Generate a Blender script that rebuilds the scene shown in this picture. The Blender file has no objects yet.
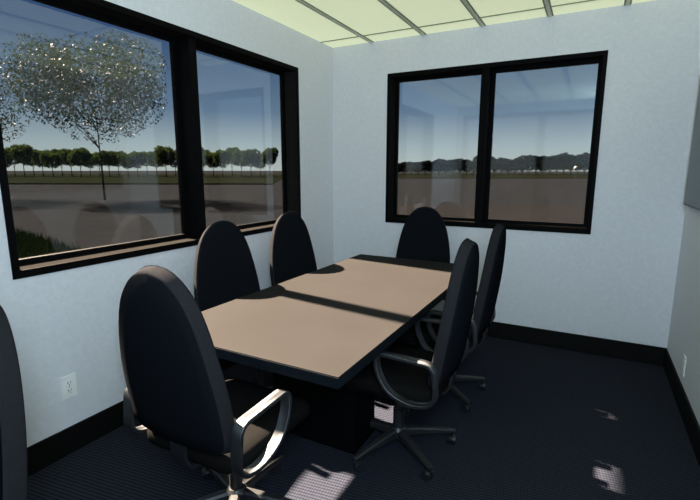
import bpy, bmesh, math, random
from mathutils import Vector, Matrix
random.seed(11)
PI = math.pi
C = bpy.context.scene.collection

# ------------------------------------------------------------ dimensions (metres)
W, H, REAR = 2.918, 2.632, -4.35          # room width, ceiling height, rear wall
WT = 0.17                                 # wall thickness
GZ = -0.15                                # ground outside
CAM = Vector((2.3054, -3.9543, 1.47))

# ------------------------------------------------------------ materials
def mat(name, col, rough=0.6, spec=0.5, metal=0.0, noise=None, bump=None, aniso=0.0, sheen=0.0):
    m = bpy.data.materials.new(name); m.use_nodes = True
    nt = m.node_tree; b = nt.nodes['Principled BSDF']
    b.inputs['Base Color'].default_value = (*col, 1)
    b.inputs['Roughness'].default_value = rough
    b.inputs['Specular IOR Level'].default_value = spec
    b.inputs['Metallic'].default_value = metal
    if aniso: b.inputs['Anisotropic'].default_value = aniso
    if sheen: b.inputs['Sheen Weight'].default_value = sheen
    tc = nt.nodes.new('ShaderNodeTexCoord')
    if noise:
        sc, amt, det = noise
        n = nt.nodes.new('ShaderNodeTexNoise'); n.inputs['Scale'].default_value = sc; n.inputs['Detail'].default_value = det
        nt.links.new(tc.outputs['Object'], n.inputs['Vector'])
        r = nt.nodes.new('ShaderNodeMapRange')
        r.inputs['From Min'].default_value = .3; r.inputs['From Max'].default_value = .7
        r.inputs['To Min'].default_value = 1-amt; r.inputs['To Max'].default_value = 1+amt
        nt.links.new(n.outputs['Fac'], r.inputs['Value'])
        mx = nt.nodes.new('ShaderNodeVectorMath'); mx.operation = 'SCALE'
        mx.inputs[0].default_value = col
        nt.links.new(r.outputs['Result'], mx.inputs['Scale'])
        nt.links.new(mx.outputs['Vector'], b.inputs['Base Color'])
    if bump:
        sc, st, dist = bump
        n = nt.nodes.new('ShaderNodeTexNoise'); n.inputs['Scale'].default_value = sc; n.inputs['Detail'].default_value = 3
        nt.links.new(tc.outputs['Object'], n.inputs['Vector'])
        bp = nt.nodes.new('ShaderNodeBump'); bp.inputs['Strength'].default_value = st; bp.inputs['Distance'].default_value = dist
        nt.links.new(n.outputs['Fac'], bp.inputs['Height']); nt.links.new(bp.outputs['Normal'], b.inputs['Normal'])
    return m

def wall_material():
    # pale blue-grey wallpaper with a fine woven relief
    m = mat('wallpaper', (0.742, 0.755, 0.81), 0.85, 0.15)
    nt = m.node_tree; b = nt.nodes['Principled BSDF']
    tc = nt.nodes.new('ShaderNodeTexCoord')
    br = nt.nodes.new('ShaderNodeTexVoronoi'); br.feature = 'F1'; br.distance = 'CHEBYCHEV'; br.inputs['Scale'].default_value = 42
    nz = nt.nodes.new('ShaderNodeTexNoise'); nz.inputs['Scale'].default_value = 30; nz.inputs['Detail'].default_value = 4
    nt.links.new(tc.outputs['Object'], br.inputs['Vector']); nt.links.new(tc.outputs['Object'], nz.inputs['Vector'])
    ad = nt.nodes.new('ShaderNodeMath'); ad.operation = 'ADD'
    nt.links.new(br.outputs['Distance'], ad.inputs[0]); nt.links.new(nz.outputs['Fac'], ad.inputs[1])
    mr = nt.nodes.new('ShaderNodeMapRange'); mr.inputs['From Min'].default_value = .5; mr.inputs['From Max'].default_value = 1.3
    mr.inputs['To Min'].default_value = .96; mr.inputs['To Max'].default_value = 1.03
    nt.links.new(ad.outputs[0], mr.inputs['Value'])
    vm = nt.nodes.new('ShaderNodeVectorMath'); vm.operation = 'SCALE'; vm.inputs[0].default_value = (0.742, 0.755, 0.81)
    nt.links.new(mr.outputs['Result'], vm.inputs['Scale']); nt.links.new(vm.outputs['Vector'], b.inputs['Base Color'])
    bp = nt.nodes.new('ShaderNodeBump'); bp.inputs['Strength'].default_value = .25; bp.inputs['Distance'].default_value = .002
    nt.links.new(ad.outputs[0], bp.inputs['Height']); nt.links.new(bp.outputs['Normal'], b.inputs['Normal'])
    return m

def carpet_material():
    m = mat('carpet', (.01, .014, .026), 0.95, 0.0)
    nt = m.node_tree; b = nt.nodes['Principled BSDF']
    tc = nt.nodes.new('ShaderNodeTexCoord'); mp = nt.nodes.new('ShaderNodeMapping')
    mp.inputs['Rotation'].default_value = (0, 0, math.radians(-8))
    nt.links.new(tc.outputs['Object'], mp.inputs['Vector'])
    w1 = nt.nodes.new('ShaderNodeTexWave'); w1.bands_direction = 'Y'; w1.inputs['Scale'].default_value = 17
    w1.inputs['Distortion'].default_value = 1.2; w1.inputs['Detail Scale'].default_value = 6
    w2 = nt.nodes.new('ShaderNodeTexWave'); w2.bands_direction = 'X'; w2.inputs['Scale'].default_value = 24
    w2.inputs['Distortion'].default_value = 1.5
    nz = nt.nodes.new('ShaderNodeTexNoise'); nz.inputs['Scale'].default_value = 260; nz.inputs['Detail'].default_value = 2
    for n in (w1, w2, nz): nt.links.new(mp.outputs['Vector'], n.inputs['Vector'])
    a = nt.nodes.new('ShaderNodeMath'); a.operation = 'MULTIPLY_ADD'; a.inputs[1].default_value = .45
    nt.links.new(w2.outputs['Fac'], a.inputs[0]); nt.links.new(w1.outputs['Fac'], a.inputs[2])
    a2 = nt.nodes.new('ShaderNodeMath'); a2.operation = 'MULTIPLY_ADD'; a2.inputs[1].default_value = .6
    nt.links.new(nz.outputs['Fac'], a2.inputs[0]); nt.links.new(a.outputs[0], a2.inputs[2])
    cr = nt.nodes.new('ShaderNodeMapRange'); cr.inputs['From Min'].default_value = .2; cr.inputs['From Max'].default_value = 1.7
    cr.inputs['To Min'].default_value = .4; cr.inputs['To Max'].default_value = 1.5
    nt.links.new(a2.outputs[0], cr.inputs['Value'])
    vm = nt.nodes.new('ShaderNodeVectorMath'); vm.operation = 'SCALE'; vm.inputs[0].default_value = (.0200, .0222, .0315)
    nt.links.new(cr.outputs['Result'], vm.inputs['Scale']); nt.links.new(vm.outputs['Vector'], b.inputs['Base Color'])
    bp = nt.nodes.new('ShaderNodeBump'); bp.inputs['Strength'].default_value = .25; bp.inputs['Distance'].default_value = .003
    nt.links.new(a2.outputs[0], bp.inputs['Height']); nt.links.new(bp.outputs['Normal'], b.inputs['Normal'])
    return m

def glass_material():
    m = bpy.data.materials.new('tinted_glass'); m.use_nodes = True
    nt = m.node_tree; nt.nodes.clear()
    out = nt.nodes.new('ShaderNodeOutputMaterial'); mx = nt.nodes.new('ShaderNodeMixShader')
    tr = nt.nodes.new('ShaderNodeBsdfTransparent'); gl = nt.nodes.new('ShaderNodeBsdfGlossy'); fr = nt.nodes.new('ShaderNodeFresnel')
    tr.inputs['Color'].default_value = (.70, .71, .71, 1)
    gl.inputs['Color'].default_value = (.9, .95, 1, 1); gl.inputs['Roughness'].default_value = .05
    fr.inputs['IOR'].default_value = 1.75
    # the same reflectance from either side of the thin sheet
    geo = nt.nodes.new('ShaderNodeNewGeometry'); fr2 = nt.nodes.new('ShaderNodeFresnel'); fr2.inputs['IOR'].default_value = 1/1.75
    sel = nt.nodes.new('ShaderNodeMix'); sel.data_type = 'FLOAT'
    nt.links.new(geo.outputs['Backfacing'], sel.inputs[0])
    nt.links.new(fr.outputs[0], sel.inputs[2]); sel.inputs[3].default_value = .07
    nt.nodes.remove(fr2)
    nt.links.new(sel.outputs[0], mx.inputs[0]); nt.links.new(tr.outputs[0], mx.inputs[1]); nt.links.new(gl.outputs[0], mx.inputs[2])
    nt.links.new(mx.outputs[0], out.inputs['Surface'])
    return m

def leaf_mat(name, col, trans, gloss=0):
    m = bpy.data.materials.new(name); m.use_nodes = True; nt = m.node_tree; nt.nodes.clear()
    out = nt.nodes.new('ShaderNodeOutputMaterial'); d = nt.nodes.new('ShaderNodeBsdfDiffuse'); t = nt.nodes.new('ShaderNodeBsdfTranslucent')
    mx = nt.nodes.new('ShaderNodeMixShader'); mx.inputs[0].default_value = trans
    tc = nt.nodes.new('ShaderNodeTexCoord'); n = nt.nodes.new('ShaderNodeTexNoise'); n.inputs['Scale'].default_value = 1.2
    r = nt.nodes.new('ShaderNodeMapRange'); r.inputs['From Min'].default_value = .3; r.inputs['From Max'].default_value = .7; r.inputs['To Min'].default_value = .6; r.inputs['To Max'].default_value = 1.4
    v = nt.nodes.new('ShaderNodeVectorMath'); v.operation = 'SCALE'; v.inputs[0].default_value = col
    nt.links.new(tc.outputs['Object'], n.inputs['Vector']); nt.links.new(n.outputs['Fac'], r.inputs['Value']); nt.links.new(r.outputs['Result'], v.inputs['Scale'])
    nt.links.new(v.outputs[0], d.inputs['Color']); nt.links.new(v.outputs[0], t.inputs['Color'])
    nt.links.new(d.outputs[0], mx.inputs[1]); nt.links.new(t.outputs[0], mx.inputs[2]); last = mx.outputs[0]
    if gloss:
        g = nt.nodes.new('ShaderNodeBsdfGlossy'); g.inputs['Roughness'].default_value = .38; g.inputs['Color'].default_value = (gloss*.2,)*3+(1,)
        a = nt.nodes.new('ShaderNodeAddShader'); nt.links.new(last, a.inputs[0]); nt.links.new(g.outputs[0], a.inputs[1]); last = a.outputs[0]
    nt.links.new(last, out.inputs['Surface'])
    return m

def fill_glow_material():
    # ceiling tiles with emission added as fill light for the room
    m = mat('fill_glow_tile', (.62, .66, .46), .8, .2, noise=(220, .05, 2))
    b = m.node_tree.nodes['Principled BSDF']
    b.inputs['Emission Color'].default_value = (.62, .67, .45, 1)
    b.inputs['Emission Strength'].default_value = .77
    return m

M_wall = wall_material(); M_carpet = carpet_material(); M_glass = glass_material(); M_tile = fill_glow_material()
M_plaster = mat('outer_plaster', (.35, .35, .34), .9, .2, noise=(6, .1, 3))
M_grid = mat('ceiling_bar_groove', (.32, .34, .22), .6)
M_gridl = mat('ceiling_bar', (.85, .88, .66), .5)
M_base = mat('black_baseboard', (.004, .004, .004), .6, .15, noise=(40, .2, 2))
M_frame = mat('black_window_frame', (.0145, .0135, .0130), .6, 0, noise=(30, .1, 2))
M_trimb = mat('black_window_trim', (.0035, .0035, .004), .5, .03, noise=(30, .1, 2))
M_top = mat('table_laminate', (.0196, .0182, .0180), .6, .02, noise=(3, .05, 4), bump=(120, .05, .0005))
M_edge = mat('table_edge_band', (.006, .009, .012), .6, .03, noise=(30, .1, 2))
M_ped = mat('table_pedestal', (.003, .003, .0035), .6, .02, noise=(20, .15, 3))
M_fab = mat('black_fabric', (.0078, .0090, .0118), .9, .0, noise=(300, .2, 2), bump=(500, .3, .0008))
M_rim = mat('backrest_rim', (.019, .019, .0215), .8, .0, noise=(80, .08, 2))
M_seat = mat('seat_fabric', (.0080, .0078, .0076), .9, .0, noise=(300, .15, 2), bump=(500, .3, .0008))
M_metal = mat('brushed_aluminium', (.095, .10, .11), .60, .5, 1.0, noise=(60, .08, 3), aniso=.5)
M_dmet = mat('dark_metal', (.045, .047, .05), .4, .5, .6, noise=(40, .1, 2))
M_plas = mat('black_plastic', (.012, .013, .015), .45, .4, noise=(60, .1, 2))
M_white = mat('white_plastic', (.92, .93, .93), .4, .4, noise=(20, .02, 2))
M_dark = mat('dark_slot', (.03, .03, .03), .6)
M_screen = mat('grey_screen_face', (.085, .11, .12), .35, .4, noise=(4, .03, 2))
M_bezel = mat('screen_bezel', (.01, .01, .012), .4, .4)
M_asph = mat('asphalt', (.0038, .0043, .0052), .95, 0, noise=(1.4, .12, 8))
M_walk = mat('concrete_walk', (.0044, .0044, .0048), .95, 0, noise=(3, .1, 6))
M_kerb = mat('kerb', (.0018, .0016, .0015), .95, 0, noise=(2, .1, 4))
M_lawn = mat('lawn_soil', (.0020, .0026, .0015), .95, 0, noise=(1.2, .3, 6))
M_blade = mat('grass_blade', (.0085, .0165, .0045), .8, 0, noise=(8, .4, 3))
M_bark = mat('bark', (.005, .0042, .0038), .9, 0, noise=(6, .3, 5))
M_leafn = leaf_mat('glossy_leaf', (.0024, .0040, .0010), .5, .05)
M_leafr = leaf_mat('row_leaf', (.0062, .0105, .0020), .6)
M_leafd = leaf_mat('far_leaf', (.0013, .0017, .0013), .3)
M_ball = mat('white_globe', (.08, .08, .078), .4, .3)

# ------------------------------------------------------------ mesh helpers
def obj(name, bm, mats, parent=None, smooth=False):
    bmesh.ops.recalc_face_normals(bm, faces=bm.faces)
    me = bpy.data.meshes.new(name); bm.to_mesh(me); bm.free()
    for m in (mats if isinstance(mats, (list, tuple)) else [mats]): me.materials.append(m)
    if smooth:
        for p in me.polygons: p.use_smooth = True
        me.set_sharp_from_angle(angle=math.radians(smooth if smooth is not True else 40))
    o = bpy.data.objects.new(name, me); C.objects.link(o)
    if parent: o.parent = parent
    return o

def box(bm, x0, x1, y0, y1, z0, z1, mi=0, bev=0):
    vs = [bm.verts.new((x, y, z)) for z in (z0, z1) for x, y in ((x0, y0), (x1, y0), (x1, y1), (x0, y1))]
    fs = [bm.faces.new([vs[i] for i in f]) for f in ((0,3,2,1),(4,5,6,7),(0,1,5,4),(1,2,6,5),(2,3,7,6),(3,0,4,7))]
    for f in fs: f.material_index = mi
    if bev:
        es = list({e for f in fs for e in f.edges})
        bmesh.ops.bevel(bm, geom=es, offset=bev, segments=2, affect='EDGES', profile=.6)

def cyl(bm, a, b, r0, r1=None, n=16, mi=0):
    r1 = r0 if r1 is None else r1
    a, b = Vector(a), Vector(b); d = (b-a).normalized()
    u = d.orthogonal().normalized(); v = d.cross(u)
    A = [bm.verts.new(a+(u*math.cos(2*PI*i/n)+v*math.sin(2*PI*i/n))*r0) for i in range(n)]
    B = [bm.verts.new(b+(u*math.cos(2*PI*i/n)+v*math.sin(2*PI*i/n))*r1) for i in range(n)]
    for i in range(n): bm.faces.new((A[i], A[(i+1) % n], B[(i+1) % n], B[i])).material_index = mi
    bm.faces.new(A[::-1]).material_index = mi; bm.faces.new(B).material_index = mi

def lathe(bm, prof, n=20, mi=0):
    rings = [[bm.verts.new((r*math.cos(2*PI*i/n), r*math.sin(2*PI*i/n), z)) for i in range(n)] for r, z in prof]
    for a, b in zip(rings, rings[1:]):
        for i in range(n): bm.faces.new((a[i], a[(i+1) % n], b[(i+1) % n], b[i])).material_index = mi
    bm.faces.new(rings[0][::-1]).material_index = mi; bm.faces.new(rings[-1]).material_index = mi

def thing(name, label, cat, loc=(0, 0, 0), rz=0, group=None):
    o = bpy.data.objects.new(name, None); C.objects.link(o)
    o.empty_display_size = .1
    o.location = loc; o.rotation_euler = (0, 0, rz)
    o['label'] = label; o['category'] = cat
    if group: o['group'] = group
    return o
def tag(o, label, cat, group=None, kind=None):
    o['label'] = label; o['category'] = cat
    if group: o['group'] = group
    if kind: o['kind'] = kind
    return o
def struct(name, bm, m, parent=None, label=None):
    o = obj(name, bm, m, parent)
    if not parent: o['kind'] = 'structure'
    if label: o['label'] = label
    return o
def copy_tree(o, parent=None):
    c = o.copy(); C.objects.link(c)
    if parent: c.parent = parent
    for ch in list(o.children): copy_tree(ch, c)
    return c

# ------------------------------------------------------------ window openings
LW = (-2.9231, -0.5992, 0.9768, 2.3309)      # left wall: y0,y1,z0,z1
BW = (0.5859, 2.3324, 0.9786, 2.3330)        # back wall: x0,x1,z0,z1
RW = (0.12, W-0.12, 0.12, 2.46)              # rear wall: unseen wide glazing, added to keep window reflections dark

# room shell
bm = bmesh.new(); box(bm, -WT, W+WT, REAR-WT, WT, -.12, 0); struct('floor', bm, M_carpet, label='dark navy ribbed carpet')
bm = bmesh.new(); box(bm, -WT, W+WT, REAR-WT, WT, H, H+.08, 0); ceil = struct('ceiling', bm, M_tile, label='pale green ceiling tiles with added fill glow')
bm = bmesh.new(); box(bm, -WT-.22, W+WT+.2, REAR-WT, WT+.2, H+.085, H+.28); struct('roof', bm, M_plaster)
bm = bmesh.new(); box(bm, -WT-.20, -WT-.002, REAR-WT, WT+.2, H-.045, H+.08); struct('eaves', bm, M_plaster)

def holed_wall(name, axis, p0, p1, a0, a1, hole):
    """axis 'x': wall plane between x=p0..p1 running along y a0..a1; 'y' likewise along x."""
    h0, h1, z0, z1 = hole if hole else (0, 0, 0, 0)
    bm = bmesh.new()
    def b(u0, u1, za, zb):
        if axis == 'x': box(bm, p0, p1, u0, u1, za, zb)
        else: box(bm, u0, u1, p0, p1, za, zb)
    if hole:
        b(a0, h0, 0, H); b(h1, a1, 0, H); b(h0, h1, 0, z0); b(h0, h1, z1, H)
    else: b(a0, a1, 0, H)
    return struct(name, bm, M_wall)
holed_wall('wall_left', 'x', -WT, 0, REAR, 0, LW)
holed_wall('wall_back', 'y', 0, WT, -WT, W+WT, BW)
holed_wall('wall_right', 'x', W, W+WT, REAR, 0, None)
holed_wall('wall_rear', 'y', REAR-WT, REAR, -WT, W+WT, RW)
# baseboards
bh, bt = .1453, .012
bm = bmesh.new(); box(bm, 0, bt, REAR, 0, 0, bh, 0, .003); struct('baseboard_left', bm, M_base)
bm = bmesh.new(); box(bm, bt, W-bt, -bt, 0, 0, bh, 0, .003); struct('baseboard_back', bm, M_base)
bm = bmesh.new(); box(bm, W-bt, W, REAR, 0, 0, bh, 0, .003); struct('baseboard_right', bm, M_base)
# ceiling suspension bars
bm = bmesh.new()
for i in range(5):
    x = .4159+.503*i
    box(bm, x-.024, x-.012, REAR, 0, H-.004, H+.001, 0); box(bm, x+.012, x+.024, REAR, 0, H-.004, H+.001, 0)
    box(bm, x-.012, x+.012, REAR, 0, H-.007, H+.001, 1)
for k in range(4):
    y = -.2155-1.2*k
    edges = [0]+[.4159+.503*i for i in range(5)]+[W]
    for a, b in zip(edges, edges[1:]):
        a2 = a+(.024 if a > 0 else 0); b2 = b-(.024 if b < W else 0)
        box(bm, a2, b2, y-.007, y+.004, H-.004, H+.001, 0); box(bm, a2, b2, y+.004, y+.010, H-.006, H+.001, 1)
struct('ceiling_grid', bm, [M_grid, M_gridl], ceil)

def window(name, axis, hole, plane, outward, mull, trimw=.028, depth=.135, sash=.042):
    """plane: inner wall face; outward: +1/-1 direction to the outside."""
    u0, u1, z0, z1 = hole
    def B(bm, a0, a1, d0, d1, za, zb, mi=0, bev=0):
        p, q = sorted((plane+outward*d0, plane+outward*d1))
        if axis == 'x': box(bm, p, q, a0, a1, za, zb, mi, bev)
        else: box(bm, a0, a1, p, q, za, zb, mi, bev)
    root = bpy.data.objects.new(name, None); C.objects.link(root); root['kind'] = 'structure'
    # flat trim that lies on the wall around the opening
    bm = bmesh.new(); t = .006; e = .004
    B(bm, u0-e, u1+e, -t, -.0005, z1-trimw, z1+e); B(bm, u0-e, u1+e, -t, -.0005, z0-e, z0+.033)
    B(bm, u0-e, u0+trimw, -t, -.0005, z0+.033, z1-trimw); B(bm, u1-trimw, u1+e, -t, -.0005, z0+.033, z1-trimw)
    struct('window_trim', bm, M_trimb, root)
    # reveal lining
    li = .024
    bm = bmesh.new()
    B(bm, u0, u1, 0, depth+.03, z1-li, z1)
    B(bm, u0, u0+li, 0, depth+.03, z0, z1-li); B(bm, u1-li, u1, 0, depth+.03, z0, z1-li)
    struct('window_frame', bm, M_frame, root)
    bm = bmesh.new(); B(bm, u0+li, u1-li, 0, depth+.03, z0, z0+.033, 0, 0); struct('window_sill', bm, M_frame, root)
    # mullion
    mw = .03; bm = bmesh.new(); B(bm, mull-mw, mull+mw, .012, depth+.028, z0+.033, z1-li); struct('mullion', bm, M_trimb, root)
    for a, b in ((u0+li, mull-mw), (mull+mw, u1-li)):
        bm = bmesh.new(); zl, zh = z0+.033, z1-li
        B(bm, a, b, depth-.012, depth+.02, zh-sash*.7, zh); B(bm, a, b, depth-.012, depth+.02, zl, zl+.028)
        B(bm, a, a+sash*.7, depth-.012, depth+.02, zl+.028, zh-sash*.7); B(bm, b-sash*.7, b, depth-.012, depth+.02, zl+.028, zh-sash*.7)
        s = struct('sash', bm, M_trimb, root)
        bm = bmesh.new(); B(bm, a+sash*.6, b-sash*.6, depth, depth+.006, zl+.025, zh-sash*.6)
        struct('glass_pane', bm, M_glass, s)
    return root
window('window_1', 'x', LW, 0, -1, -1.755)
window('window_2', 'y', BW, 0, 1, 1.459)
window('added_rear_glazing', 'y', RW, REAR, -1, 1.459)

# ------------------------------------------------------------ conference table
TX0, TX1, TY0, TY1, TZ = .579, 1.576, -2.674, -.53, .748
tb = thing('conference_table', 'long rectangular conference table with beige top and black pedestal base', 'table', ((TX0+TX1)/2, (TY0+TY1)/2, 0))
hx, hy = (TX1-TX0)/2, (TY1-TY0)/2
bm = bmesh.new(); box(bm, -hx+.002, hx-.002, -hy+.002, hy-.002, TZ-.006, TZ, 0, .001); obj('tabletop', bm, M_top, tb)
bm = bmesh.new(); box(bm, -hx, hx, -hy, hy, TZ-.047, TZ-.004, 0, .002); obj('edge_band', bm, M_edge, tb)
for s in (-1, 1):
    bm = bmesh.new(); a, b = sorted((s*(hy-.584), s*(hy-.584-.24)))
    box(bm, -.262, .262, a, b, .012, TZ-.047, 0, .004); box(bm, -.252, .252, a+.01, b-.01, .001, .012); obj('pedestal', bm, M_ped, tb)
bm = bmesh.new(); box(bm, -.03, .03, -hy+.83, hy-.83, TZ-.147, TZ-.0475, 0, .003); obj('under_rail', bm, M_ped, tb)

# ------------------------------------------------------------ conference chair
def outline_back():
    right = [(.0, 1.16), (.05, 1.152), (.095, 1.13), (.137, 1.09), (.17, 1.04), (.195, .98), (.215, .91), (.232, .83), (.245, .74),
             (.250, .67), (.250, .61), (.248, .55), (.240, .518), (.218, .495), (.17, .486), (.09, .482), (0, .480)]
    # refine with Catmull-Rom
    pts = []
    for i in range(len(right)-1):
        p0 = right[max(i-1, 0)]; p1 = right[i]; p2 = right[i+1]; p3 = right[min(i+2, len(right)-1)]
        for k in range(3):
            t = k/3
            pts.append(tuple(.5*((2*p1[j])+(-p0[j]+p2[j])*t+(2*p0[j]-5*p1[j]+4*p2[j]-p3[j])*t*t+(-p0[j]+3*p1[j]-3*p2[j]+p3[j])*t**3) for j in (0, 1)))
    pts.append(right[-1])
    left = [(-y, z) for y, z in pts[1:-1]][::-1]
    return pts+left
def back_x(y, z):
    t = (z-.45)/.71
    return -.262-.072*t-.014*math.sin(PI*min(1, max(0, t)))+.022*(y/.25)**2*(1-.55*t)
def shell(bm, outline, cy, cz, xf, th, bev=.010):
    nf = 4
    rings = []
    # (inset metres/scale, x offset) from the front centre round the rim to the rear centre
    spec = [(.12, th/2+.006), (.45, th/2+.005), (.75, th/2+.003), (.93, th/2)]
    def ring(scale, off):
        return [bm.verts.new((xf(cy+(y-cy)*scale, cz+(z-cz)*scale)+off, cy+(y-cy)*scale, cz+(z-cz)*scale)) for y, z in outline]
    for s, o in spec: rings.append(ring(s, o))
    rings.append(ring(.985, th/2-.002)); rings.append(ring(1.0, th/2-bev))
    for k, a in ((.995, .016), (.955, -th/2+.006), (.94, -th/2+.001)): rings.append(ring(k, a))
    for s, o in spec[::-1][1:]: rings.append(ring(s*.985, -o))
    n = len(outline)
    for a, b in zip(rings, rings[1:]):
        rim = rings.index(a) in (4, 5, 6, 7)
        for i in range(n): bm.faces.new((a[i], a[(i+1) % n], b[(i+1) % n], b[i])).material_index = int(rim)
    bm.faces.new(rings[0]); bm.faces.new(rings[-1][::-1])

def rounded_rect(x0, x1, y0, y1, r, n=6):
    pts = []
    for cx, cy, a0 in ((x1-r, y1-r, 0), (x0+r, y1-r, 90), (x0+r, y0+r, 180), (x1-r, y0+r, 270)):
        for k in range(n+1):
            a = math.radians(a0+90*k/n); pts.append((cx+r*math.cos(a), cy+r*math.sin(a)))
    return pts
def slab(bm, x0, x1, y0, y1, r, rows, cap=.02):
    """rows: (inset, z) from bottom to top"""
    rings = []
    for ins, z in rows:
        rings.append([bm.verts.new((x, y, z+(-.012*max(0, (x-.12)/.15)**2))) for x, y in rounded_rect(x0+ins, x1-ins, y0+ins, y1-ins, max(r-ins*.6, .01))])
    n = len(rings[0])
    for a, b in zip(rings, rings[1:]):
        for i in range(n): bm.faces.new((a[i], a[(i+1) % n], b[(i+1) % n], b[i]))
    bm.faces.new(rings[0][::-1]); bm.faces.new(rings[-1])

def arm_path():
    P = [(.004, .640), (-.268, .630), (-.286, .445), (-.165, .415), (-.045, .462), (.004, .560)]
    R = [.045, .050, .085, .30, .30, .25]
    out = []; n = len(P)
    for i in range(n):
        p = Vector(P[i]).to_3d(); a = (Vector(P[i-1]).to_3d()-p); b = (Vector(P[(i+1) % n]).to_3d()-p)
        la, lb = a.length, b.length; a.normalize(); b.normalize()
        ang = a.angle(b); d = min(R[i]/math.tan(ang/2), la*.49, lb*.49)
        s = p+a*d; e = p+b*d
        for k in range(8):
            t = k/7; out.append((1-t)**2*s+2*t*(1-t)*p+t*t*e)
    return [(v.x, v.y) for v in out]
def band(bm, path, y0, y1, th):
    n = len(path); A = []
    for i in range(n):
        p = Vector(path[i]); t = (Vector(path[(i+1) % n])-Vector(path[i-1])).normalized(); nr = Vector((-t.y, t.x))
        o = p-nr*th/2; q = p+nr*th/2; c = .003
        A.append([bm.verts.new(v) for v in ((o.x, y0+c, o.y), (p.x-nr.x*(th/2-c), y0, p.y-nr.y*(th/2-c)), (p.x+nr.x*(th/2-c), y0, p.y+nr.y*(th/2-c)), (q.x, y0+c, q.y),
                                            (q.x, y1-c, q.y), (p.x+nr.x*(th/2-c), y1, p.y+nr.y*(th/2-c)), (p.x-nr.x*(th/2-c), y1, p.y-nr.y*(th/2-c)), (o.x, y1-c, o.y))])
    m = 8
    for i in range(n):
        a, b = A[i], A[(i+1) % n]
        for j in range(m): bm.faces.new((a[j], a[(j+1) % m], b[(j+1) % m], b[j]))

def make_chair():
    t = thing('conference_chair', '', 'chair', group='black high-backed conference chairs')
    bm = bmesh.new(); shell(bm, outline_back(), 0, .78, back_x, .052); obj('backrest', bm, [M_fab, M_rim], t, 50)
    bm = bmesh.new()
    slab(bm, -.262, .262, -.25, .25, .075, [(.03, .405), (.008, .412), (0, .425), (0, .452), (.006, .466), (.02, .475), (.06, .480), (.14, .482)])
    obj('seat', bm, M_seat, t, 60)
    bm = bmesh.new(); slab(bm, -.24, .23, -.22, .22, .07, [(.05, .372), (.015, .38), (0, .404)]); 
    box(bm, -.10, .12, -.07, .07, .325, .375, 0, .008)
    obj('seat_shell', bm, M_plas, t, 60)
    # spine joining the seat to the backrest
    bm = bmesh.new()
    pts = [(-.10, .362), (-.20, .366), (-.262, .385), (-.288, .43), (-.290, .49), (-.285, .56)]
    prev = None
    for i, (x, z) in enumerate(pts):
        hw = .045-.012*i/5
        q = [bm.verts.new(v) for v in ((x, -hw, z-.0), (x, hw, z-.0), (x+.014 if i > 2 else x, hw, z+(.014 if i <= 2 else .0)), (x+.014 if i > 2 else x, -hw, z+(.014 if i <= 2 else 0)))]
        if prev:
            for j in range(4): bm.faces.new((prev[j], prev[(j+1) % 4], q[(j+1) % 4], q[j]))
        else: bm.faces.new(q[::-1])
        prev = q
    bm.faces.new(prev); obj('back_bracket', bm, M_plas, t, 30)
    path = arm_path()
    for s in (1, -1):
        bm = bmesh.new(); c = .278*s
        band(bm, path, c-.023, c+.023, .017)
        a = obj('armrest', bm, M_metal, t, 35); a['label'] = 'brushed metal loop armrest'
        bm = bmesh.new(); y0, y1 = sorted((s*.17, s*.284)); box(bm, -.17, -.11, y0, y1, .404, .422, 0, .003)
        obj('arm_bracket', bm, M_dmet, a)
    bm = bmesh.new(); lathe(bm, [(.028, .10), (.028, .22), (.021, .222), (.021, .325)], 20); obj('gas_column', bm, M_dmet, t, 30)
    bm = bmesh.new(); lathe(bm, [(.030, .062), (.048, .07), (.048, .105), (.034, .122)], 24)
    for k in range(5):
        a = 2*PI*k/5-.035; ca, sa = math.cos(a), math.sin(a)
        prev = None
        for r, hw, zt, zb in ((.03, .024, .112, .070), (.12, .021, .106, .074), (.22, .017, .094, .070), (.300, .014, .082, .064), (.318, .010, .078, .066)):
            q = []
            for (o, z) in ((-hw, zb), (hw, zb), (hw, zt-.008), (hw*.6, zt), (-hw*.6, zt), (-hw, zt-.008)):
                q.append(bm.verts.new((r*ca-o*sa, r*sa+o*ca, z)))
            if prev:
                for j in range(6): bm.faces.new((prev[j], prev[(j+1) % 6], q[(j+1) % 6], q[j]))
            else: bm.faces.new(q[::-1])
            prev = q
        bm.faces.new(prev)
    obj('star_base', bm, M_dmet, t, 30)
    for k in range(5):
        a = 2*PI*k/5-.035; x, y = .305*math.cos(a), .305*math.sin(a)
        ra = a+.7*(k-1.5); tx, ty = math.cos(ra), math.sin(ra)     # rolling direction
        bm = bmesh.new()
        cx, cy = x-tx*.014, y-ty*.014
        for s in (1, -1):
            p = Vector((cx-ty*s*.007, cy+tx*s*.007, .0262)); q = Vector((cx-ty*s*.022, cy+tx*s*.022, .0262))
            cyl(bm, p, q, .026, .022, 20)
        cyl(bm, (cx-ty*.008, cy+tx*.008, .0262), (cx+ty*.008, cy-tx*.008, .0262), .017, None, 14)
        cyl(bm, (x, y, .04), (x, y, .068), .007, None, 10)
        obj('caster', bm, M_plas, t, 30)
    return t

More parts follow.
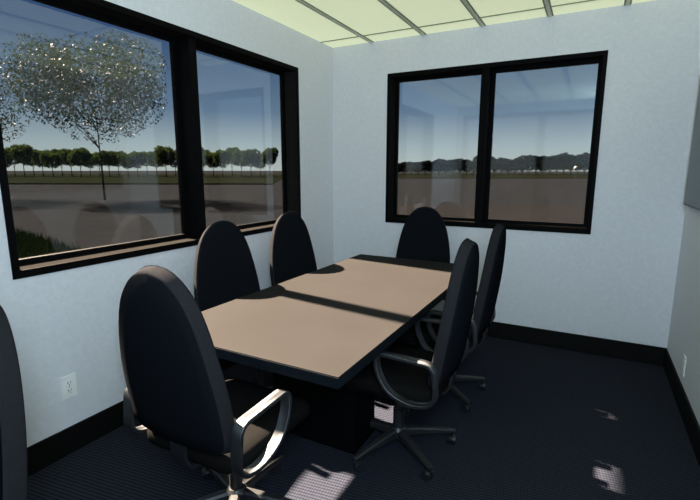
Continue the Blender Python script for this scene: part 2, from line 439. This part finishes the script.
proto = make_chair()
chairs = [
    (1.057, -2.665, 90, 'black high-backed chair at the near table end, back to the viewer, sunlit silver arm'),
    (0.595, -1.915, -7, 'black high-backed chair beside the large window, nearer to the viewer of those two'),
    (0.600, -1.195, -7, 'black high-backed chair beside the large window, the one nearer the far corner'),
    (1.500, -1.895, 180, 'black high-backed chair seen edge-on at the right table side, nearer one, shaded loop arm'),
    (1.515, -1.195, 180, 'black high-backed chair seen edge-on at the right table side, farther one, partly hidden'),
    (1.055, -0.535, -90, 'black high-backed chair at the far table end, facing the viewer below the smaller window'),
    (0.920, -3.760, 260, 'black high-backed chair cut off by the left picture edge, near the wall outlet'),
]
for i, (x, y, a, lab) in enumerate(chairs):
    c = proto if i == 0 else copy_tree(proto)
    c.location = (x, y, 0); c.rotation_euler = (0, 0, math.radians(a)); c['label'] = lab

# ------------------------------------------------------------ wall plates
def outlet(loc, nrm, label):
    t = thing('wall_outlet', label, 'outlet', loc, group='white wall outlets')
    # built facing local +x
    t.rotation_euler = (0, 0, 0 if nrm > 0 else PI)
    bm = bmesh.new(); box(bm, 0, .006, -.038, .038, -.062, .062, 0, .002); obj('cover_plate', bm, M_white, t)
    for s in (1, -1):
        bm = bmesh.new()
        pr = [(.0165*math.cos(a), .0145*math.sin(a)) for a in [2*PI*k/20 for k in range(20)]]
        z0 = s*.021
        A = [bm.verts.new((.006, y, z0+z)) for y, z in pr]; B_ = [bm.verts.new((.008, y, z0+z)) for y, z in pr]
        for i in range(20): bm.faces.new((A[i], A[(i+1) % 20], B_[(i+1) % 20], B_[i]))
        bm.faces.new(B_)
        s_ = obj('socket', bm, M_white, t)
        bm = bmesh.new()
        box(bm, .0078, .0086, -.0085, -.0055, z0-.002, z0+.0085); box(bm, .0078, .0086, .0055, .0085, z0-.001, z0+.0075)
        cyl(bm, (.0078, 0, z0-.0085), (.0086, 0, z0-.0085), .003, None, 10)
        obj('slot', bm, M_dark, s_)
    bm = bmesh.new(); cyl(bm, (.006, 0, 0), (.0072, 0, 0), .003, None, 12); obj('screw', bm, M_dmet, t)
    return t
outlet((0.0003, -2.741, .362), 1, 'white outlet plate low on the left wall under the large window')
outlet((W-.0003, -.652, .265), -1, 'white wall plate low on the right wall near the far corner')

# ------------------------------------------------------------ screen on the right wall
sx = W-.05
t = thing('wall_screen', 'grey flat wall screen with thin dark rim, cut off at the right', 'screen', (W, -.865, 1.675))
bm = bmesh.new(); box(bm, -.030, -.008, -.755, .755, -.44, .44, 0, .003); obj('screen_housing', bm, M_bezel, t)
bm = bmesh.new(); box(bm, -.0312, -.029, -.750, .750, -.426, .434); obj('screen_face', bm, M_screen, t)
bm = bmesh.new(); box(bm, -.010, -.0005, -.25, .25, -.2, .2, 0, .002); obj('wall_mount', bm, M_plas, t)

# ------------------------------------------------------------ outside: ground
FW = Vector((-.4714, .8819, 0)); RT = Vector((.8819, .4714, 0))
def wp(lat, dep, z=GZ):
    p = Vector((CAM.x, CAM.y, 0))+FW*dep+RT*lat; p.z = z; return p
def poly(bm, pts, z0, z1, mi=0):
    A = [bm.verts.new((p[0], p[1], z0)) for p in pts]; B_ = [bm.verts.new((p[0], p[1], z1)) for p in pts]
    n = len(pts)
    for i in range(n): bm.faces.new((A[i], A[(i+1) % n], B_[(i+1) % n], B_[i])).material_index = mi
    bm.faces.new(A[::-1]).material_index = mi; bm.faces.new(B_).material_index = mi
bm = bmesh.new(); poly(bm, [(-900, -900), (900, -900), (900, 900), (-900, 900)], GZ-.3, GZ)
struct('ground', bm, M_asph, label='wide grey-brown asphalt lot outside the windows')
bm = bmesh.new(); poly(bm, [wp(-420, 52), wp(-9, 52), wp(-24, 180), wp(-900, 180)], GZ, GZ+.05)
struct('grass_verge', bm, M_lawn, label='dark green verge under the row of trees')
bm = bmesh.new(); poly(bm, [wp(-420, 50.6), wp(-8.7, 50.6), wp(-9, 52), wp(-420, 52)], GZ, GZ+.14); struct('kerb', bm, M_kerb)
bm = bmesh.new(); poly(bm, [wp(0, 90), wp(320, 90), wp(420, 230), wp(-25, 230)], GZ, GZ+.05)
struct('grass_field', bm, M_lawn, label='dark grass field before the distant woods')
bm = bmesh.new(); poly(bm, [(-.9, .3), (34, .3), tuple(wp(45, 20.6))[:2], tuple(wp(-1, 20.6))[:2]], GZ, GZ+.03); struct('walkway', bm, M_walk, label='brownish paved walk beyond the far window')
# near lawn beside the left wall, with blades
lawn = [(-12.6, 2.4), (-9.0, 1.75), (-5.5, .90), (-3.2, .2), (-WT-.35, -.9), (-WT-.05, -1.4), (-WT-.05, -7), (-14, -7)]
bm = bmesh.new(); poly(bm, lawn, GZ, GZ+.03); struct('lawn', bm, M_lawn, label='strip of lawn under the large window')
def inside(x, y, P):
    c = False
    for i in range(len(P)):
        (x1, y1), (x2, y2) = P[i-1], P[i]
        if (y1 > y) != (y2 > y) and x < (x2-x1)*(y-y1)/(y2-y1)+x1: c = not c
    return c
bm = bmesh.new(); n = 0
while n < 15000:
    x = random.uniform(-12.8, -1.2); y = random.uniform(-2.2, 2.4)
    if not inside(x, y, lawn): continue
    n += 1
    h = random.uniform(.08, .22); a = random.uniform(0, 2*PI); w = random.uniform(.006, .012)
    dx, dy = math.cos(a)*w, math.sin(a)*w; lx, ly = random.uniform(-.06, .06), random.uniform(-.06, .06)
    z = GZ+.028
    v = [bm.verts.new(p) for p in ((x-dx, y-dy, z), (x+dx, y+dy, z), (x+lx*.4+dx*.7, y+ly*.4+dy*.7, z+h*.6), (x+lx*.4-dx*.7, y+ly*.4-dy*.7, z+h*.6), (x+lx, y+ly, z+h))]
    bm.faces.new(v[:4]); bm.faces.new((v[3], v[2], v[4]))
g = obj('lawn_grass', bm, M_blade); tag(g, 'tall green grass growing on the lawn outside the large window', 'grass', kind='stuff')

# ------------------------------------------------------------ trees
def leaf_cloud(bm, n, blobs, size, mi=0):
    tot = sum(b[3]**2 for b in blobs)
    for bx, by, bz, r, sq in blobs:
        k = int(n*r*r/tot)
        for _ in range(k):
            while True:
                v = Vector([random.uniform(-1, 1) for _ in range(3)])
                if .2 < v.length < 1: break
            v = v*(v.length**-.35)
            c = Vector((bx, by, bz))+Vector((v.x*r, v.y*r, v.z*r*sq))
            s = size*random.uniform(.6, 1.3)
            a = Vector([random.uniform(-1, 1) for _ in range(3)]).normalized(); b = a.orthogonal().normalized()
            b.rotate(Matrix.Rotation(random.uniform(0, 6.28), 3, a))
            q = [c-a*s, c+b*s*.45, c+a*s, c-b*s*.45]
            bm.faces.new([bm.verts.new(p) for p in q]).material_index = mi
def trunk_mesh(bm, h, r, branches):
    segs = [(Vector((0, 0, -.1)), r*1.25)]
    x = y = 0
    for k in range(1, 6):
        x += random.uniform(-.03, .03)*h/3; y += random.uniform(-.03, .03)*h/3
        segs.append((Vector((x, y, h*k/5)), r*(1-.13*k)))
    for (a, ra), (b, rb) in zip(segs, segs[1:]): cyl(bm, a, b, ra, rb, 9)
    for _ in range(branches):
        k = random.randint(3, 5); a = segs[k][0]; an = random.uniform(0, 2*PI); L = h*random.uniform(.35, .6)
        b = a+Vector((math.cos(an)*L*.7, math.sin(an)*L*.7, L*.65)); m = (a+b)/2+Vector((0, 0, L*.08))
        cyl(bm, a, m, r*.42, r*.28, 7); cyl(bm, m, b, r*.28, r*.08, 7)
        for _ in range(3):
            an2 = an+random.uniform(-1.2, 1.2); L2 = L*.5
            cyl(bm, m, m+Vector((math.cos(an2)*L2*.7, math.sin(an2)*L2*.7, L2*.6)), r*.16, r*.04, 5)

def make_tree(name, label, group, crown_mat, h, cr, nleaf, lsize, tr=.12, trunk_h=None, br=5, squash=.85, nb=9, seed=1):
    random.seed(seed)
    t = thing(name, label, 'tree', group=group)
    th = trunk_h or h-2*cr*squash
    bm = bmesh.new(); trunk_mesh(bm, th+cr*.5, tr, br); obj('trunk', bm, M_bark, t, 50)
    cz = h-cr*squash
    blobs = [(0, 0, cz, cr*.72, squash)]
    for k in range(nb):
        a = 2*PI*k/nb+random.uniform(-.3, .3); e = random.uniform(-.45, .75)
        blobs.append((math.cos(a)*cr*.58*math.cos(e), math.sin(a)*cr*.58*math.cos(e), cz+math.sin(e)*cr*.62*squash, cr*random.uniform(.30, .46), squash))
    bm = bmesh.new(); leaf_cloud(bm, nleaf, blobs, lsize); obj('foliage', bm, crown_mat, t)
    return t
# two broad leafy trees near the building
t = make_tree('broadleaf_tree', 'large leafy tree outside the left pane of the large window, centre of the pane', 'near leafy trees', M_leafn, 9.6, 3.95, 19000, .075, .055, trunk_h=2.6, squash=.98, br=10, nb=18, seed=3)
p = wp(-13.4, 24.5); t.location = p
t = make_tree('broadleaf_tree', 'large leafy tree at the left edge of the large window', 'near leafy trees', M_leafn, 8.8, 3.9, 14000, .075, .055, trunk_h=3.0, squash=.9, br=10, nb=16, seed=5)
t.location = wp(-22.0, 25.2)
# the planted row across the lot
rows = [make_tree('park_tree', '', 'row of park trees across the lot', M_leafr, 5.8+.3*k, 2.75, 3000, .24, .12, 1.4, br=3, seed=20+k) for k in range(3)]
rowlab = 'green park tree in the even row across the lot beyond the large window'
k = 0
for r_ in range(3):
    lat = -87.0+2.15*r_
    while lat < -18:
        c = rows[k] if k < 3 else copy_tree(rows[k % 3])
        c['label'] = rowlab
        s = random.uniform(.90, 1.0); dep = (103, 110.5, 118)[(r_*2) % 3]; c.location = wp(lat*dep/103, dep, GZ+.05)
        c.scale = (s, s, s*random.uniform(1.1, 1.3)); c.rotation_euler = (0, 0, random.uniform(0, 6))
        k += 1; lat += 6.45
far = [make_tree('woodland_tree', '', 'distant woodland trees', M_leafd, 7.0, 3.45, 2800, .36, .2, 1, br=2, squash=1.0, seed=40+j) for j in range(3)]
k = 0
for r_ in range(3):
    lat = 10.0+2.6*r_
    while lat < 110:
        c = far[k] if k < 3 else copy_tree(far[k % 3])
        c['label'] = 'dark tree in the distant woods seen through the far window'
        dep = 170+9*r_; c.location = wp(lat*dep/170, dep, GZ+.05)
        u = (lat-10)/98; q = (.72+.72*u)*random.uniform(.9, 1.08)
        if k in (5, 11, 20): q *= 1.2
        c.scale = (1.0, 1.0, q); c.rotation_euler = (0, 0, random.uniform(0, 6))
        k += 1; lat += 7.8
# white ball on a post, added to stand in for a distant bright dot
t = thing('ball_on_post', 'small white ball on a post far across the lot', 'lamp', wp(29.9, 60))
bm = bmesh.new(); cyl(bm, (0, 0, -.02), (0, 0, 1.62), .025, .02, 10); obj('post', bm, M_dmet, t)
bm = bmesh.new(); bmesh.ops.create_uvsphere(bm, u_segments=16, v_segments=10, radius=.30, matrix=Matrix.Translation((0, 0, 1.9))); obj('globe', bm, M_ball, t, True)

# ------------------------------------------------------------ light
d = Vector((math.cos(math.radians(40.5)), -.13*math.cos(math.radians(40.5)), -math.sin(math.radians(40.5))))
s = bpy.data.lights.new('sun', 'SUN'); s.energy = 195; s.angle = math.radians(1.3); s.color = (1, .78, .58)
so = bpy.data.objects.new('sun', s); C.objects.link(so); so.rotation_euler = d.to_track_quat('-Z', 'Y').to_euler(); so.location = (-6, 1, 6)

al = bpy.data.lights.new('added_fill_light', 'AREA'); al.shape = 'RECTANGLE'; al.size = .3; al.size_y = 1.0; al.energy = 52; al.color = (.64, .82, 1.0)  # unseen area light added behind the camera to brighten the walls
ao = bpy.data.objects.new('added_fill_light', al); C.objects.link(ao); ao.location = (2.54, -4.15, 1.95)
ao.rotation_euler = Vector((-.40, .91, .05)).to_track_quat('-Z', 'Y').to_euler()

w = bpy.data.worlds.new('sky'); bpy.context.scene.world = w; w.use_nodes = True; nt = w.node_tree
bg = nt.nodes['Background']; tc = nt.nodes.new('ShaderNodeTexCoord'); sep = nt.nodes.new('ShaderNodeSeparateXYZ'); cr = nt.nodes.new('ShaderNodeValToRGB')
nt.links.new(tc.outputs['Generated'], sep.inputs[0]); nt.links.new(sep.outputs['Z'], cr.inputs[0]); nt.links.new(cr.outputs[0], bg.inputs[0])
e = cr.color_ramp.elements; e[0].position = 0; e[0].color = (1.75, 1.95, 1.85, 1); e[1].position = .6; e[1].color = (.07, .16, .40, 1)
for pos, col in ((.05, (1.35, 1.65, 1.75)), (.12, (.50, .78, 1.14)), (.26, (.14, .31, .70))):
    n_ = e.new(pos); n_.color = (*col, 1)
bg.inputs[1].default_value = .55

# ------------------------------------------------------------ camera
cam = bpy.data.cameras.new('camera'); co = bpy.data.objects.new('camera', cam); C.objects.link(co)
cam.sensor_width = 36; cam.lens = 445.95/700*36; cam.clip_end = 3000; cam.clip_start = .02
yaw, pit, roll = -.4908, .1771, .0009
cy, sy, cp, sp = math.cos(yaw), math.sin(yaw), math.cos(pit), math.sin(pit)
f = Vector((sy*cp, cy*cp, -sp)); r = Vector((cy, -sy, 0)); u = r.cross(f)
rr = math.cos(roll)*r+math.sin(roll)*u; uu = -math.sin(roll)*r+math.cos(roll)*u
co.matrix_world = Matrix(((rr.x, uu.x, -f.x, CAM.x), (rr.y, uu.y, -f.y, CAM.y), (rr.z, uu.z, -f.z, CAM.z), (0, 0, 0, 1)))
bpy.context.scene.camera = co
vs = bpy.context.scene.view_settings
vs.view_transform = 'Standard'; vs.look = 'None'; vs.exposure = 0; vs.gamma = 1; vs.use_curve_mapping = False
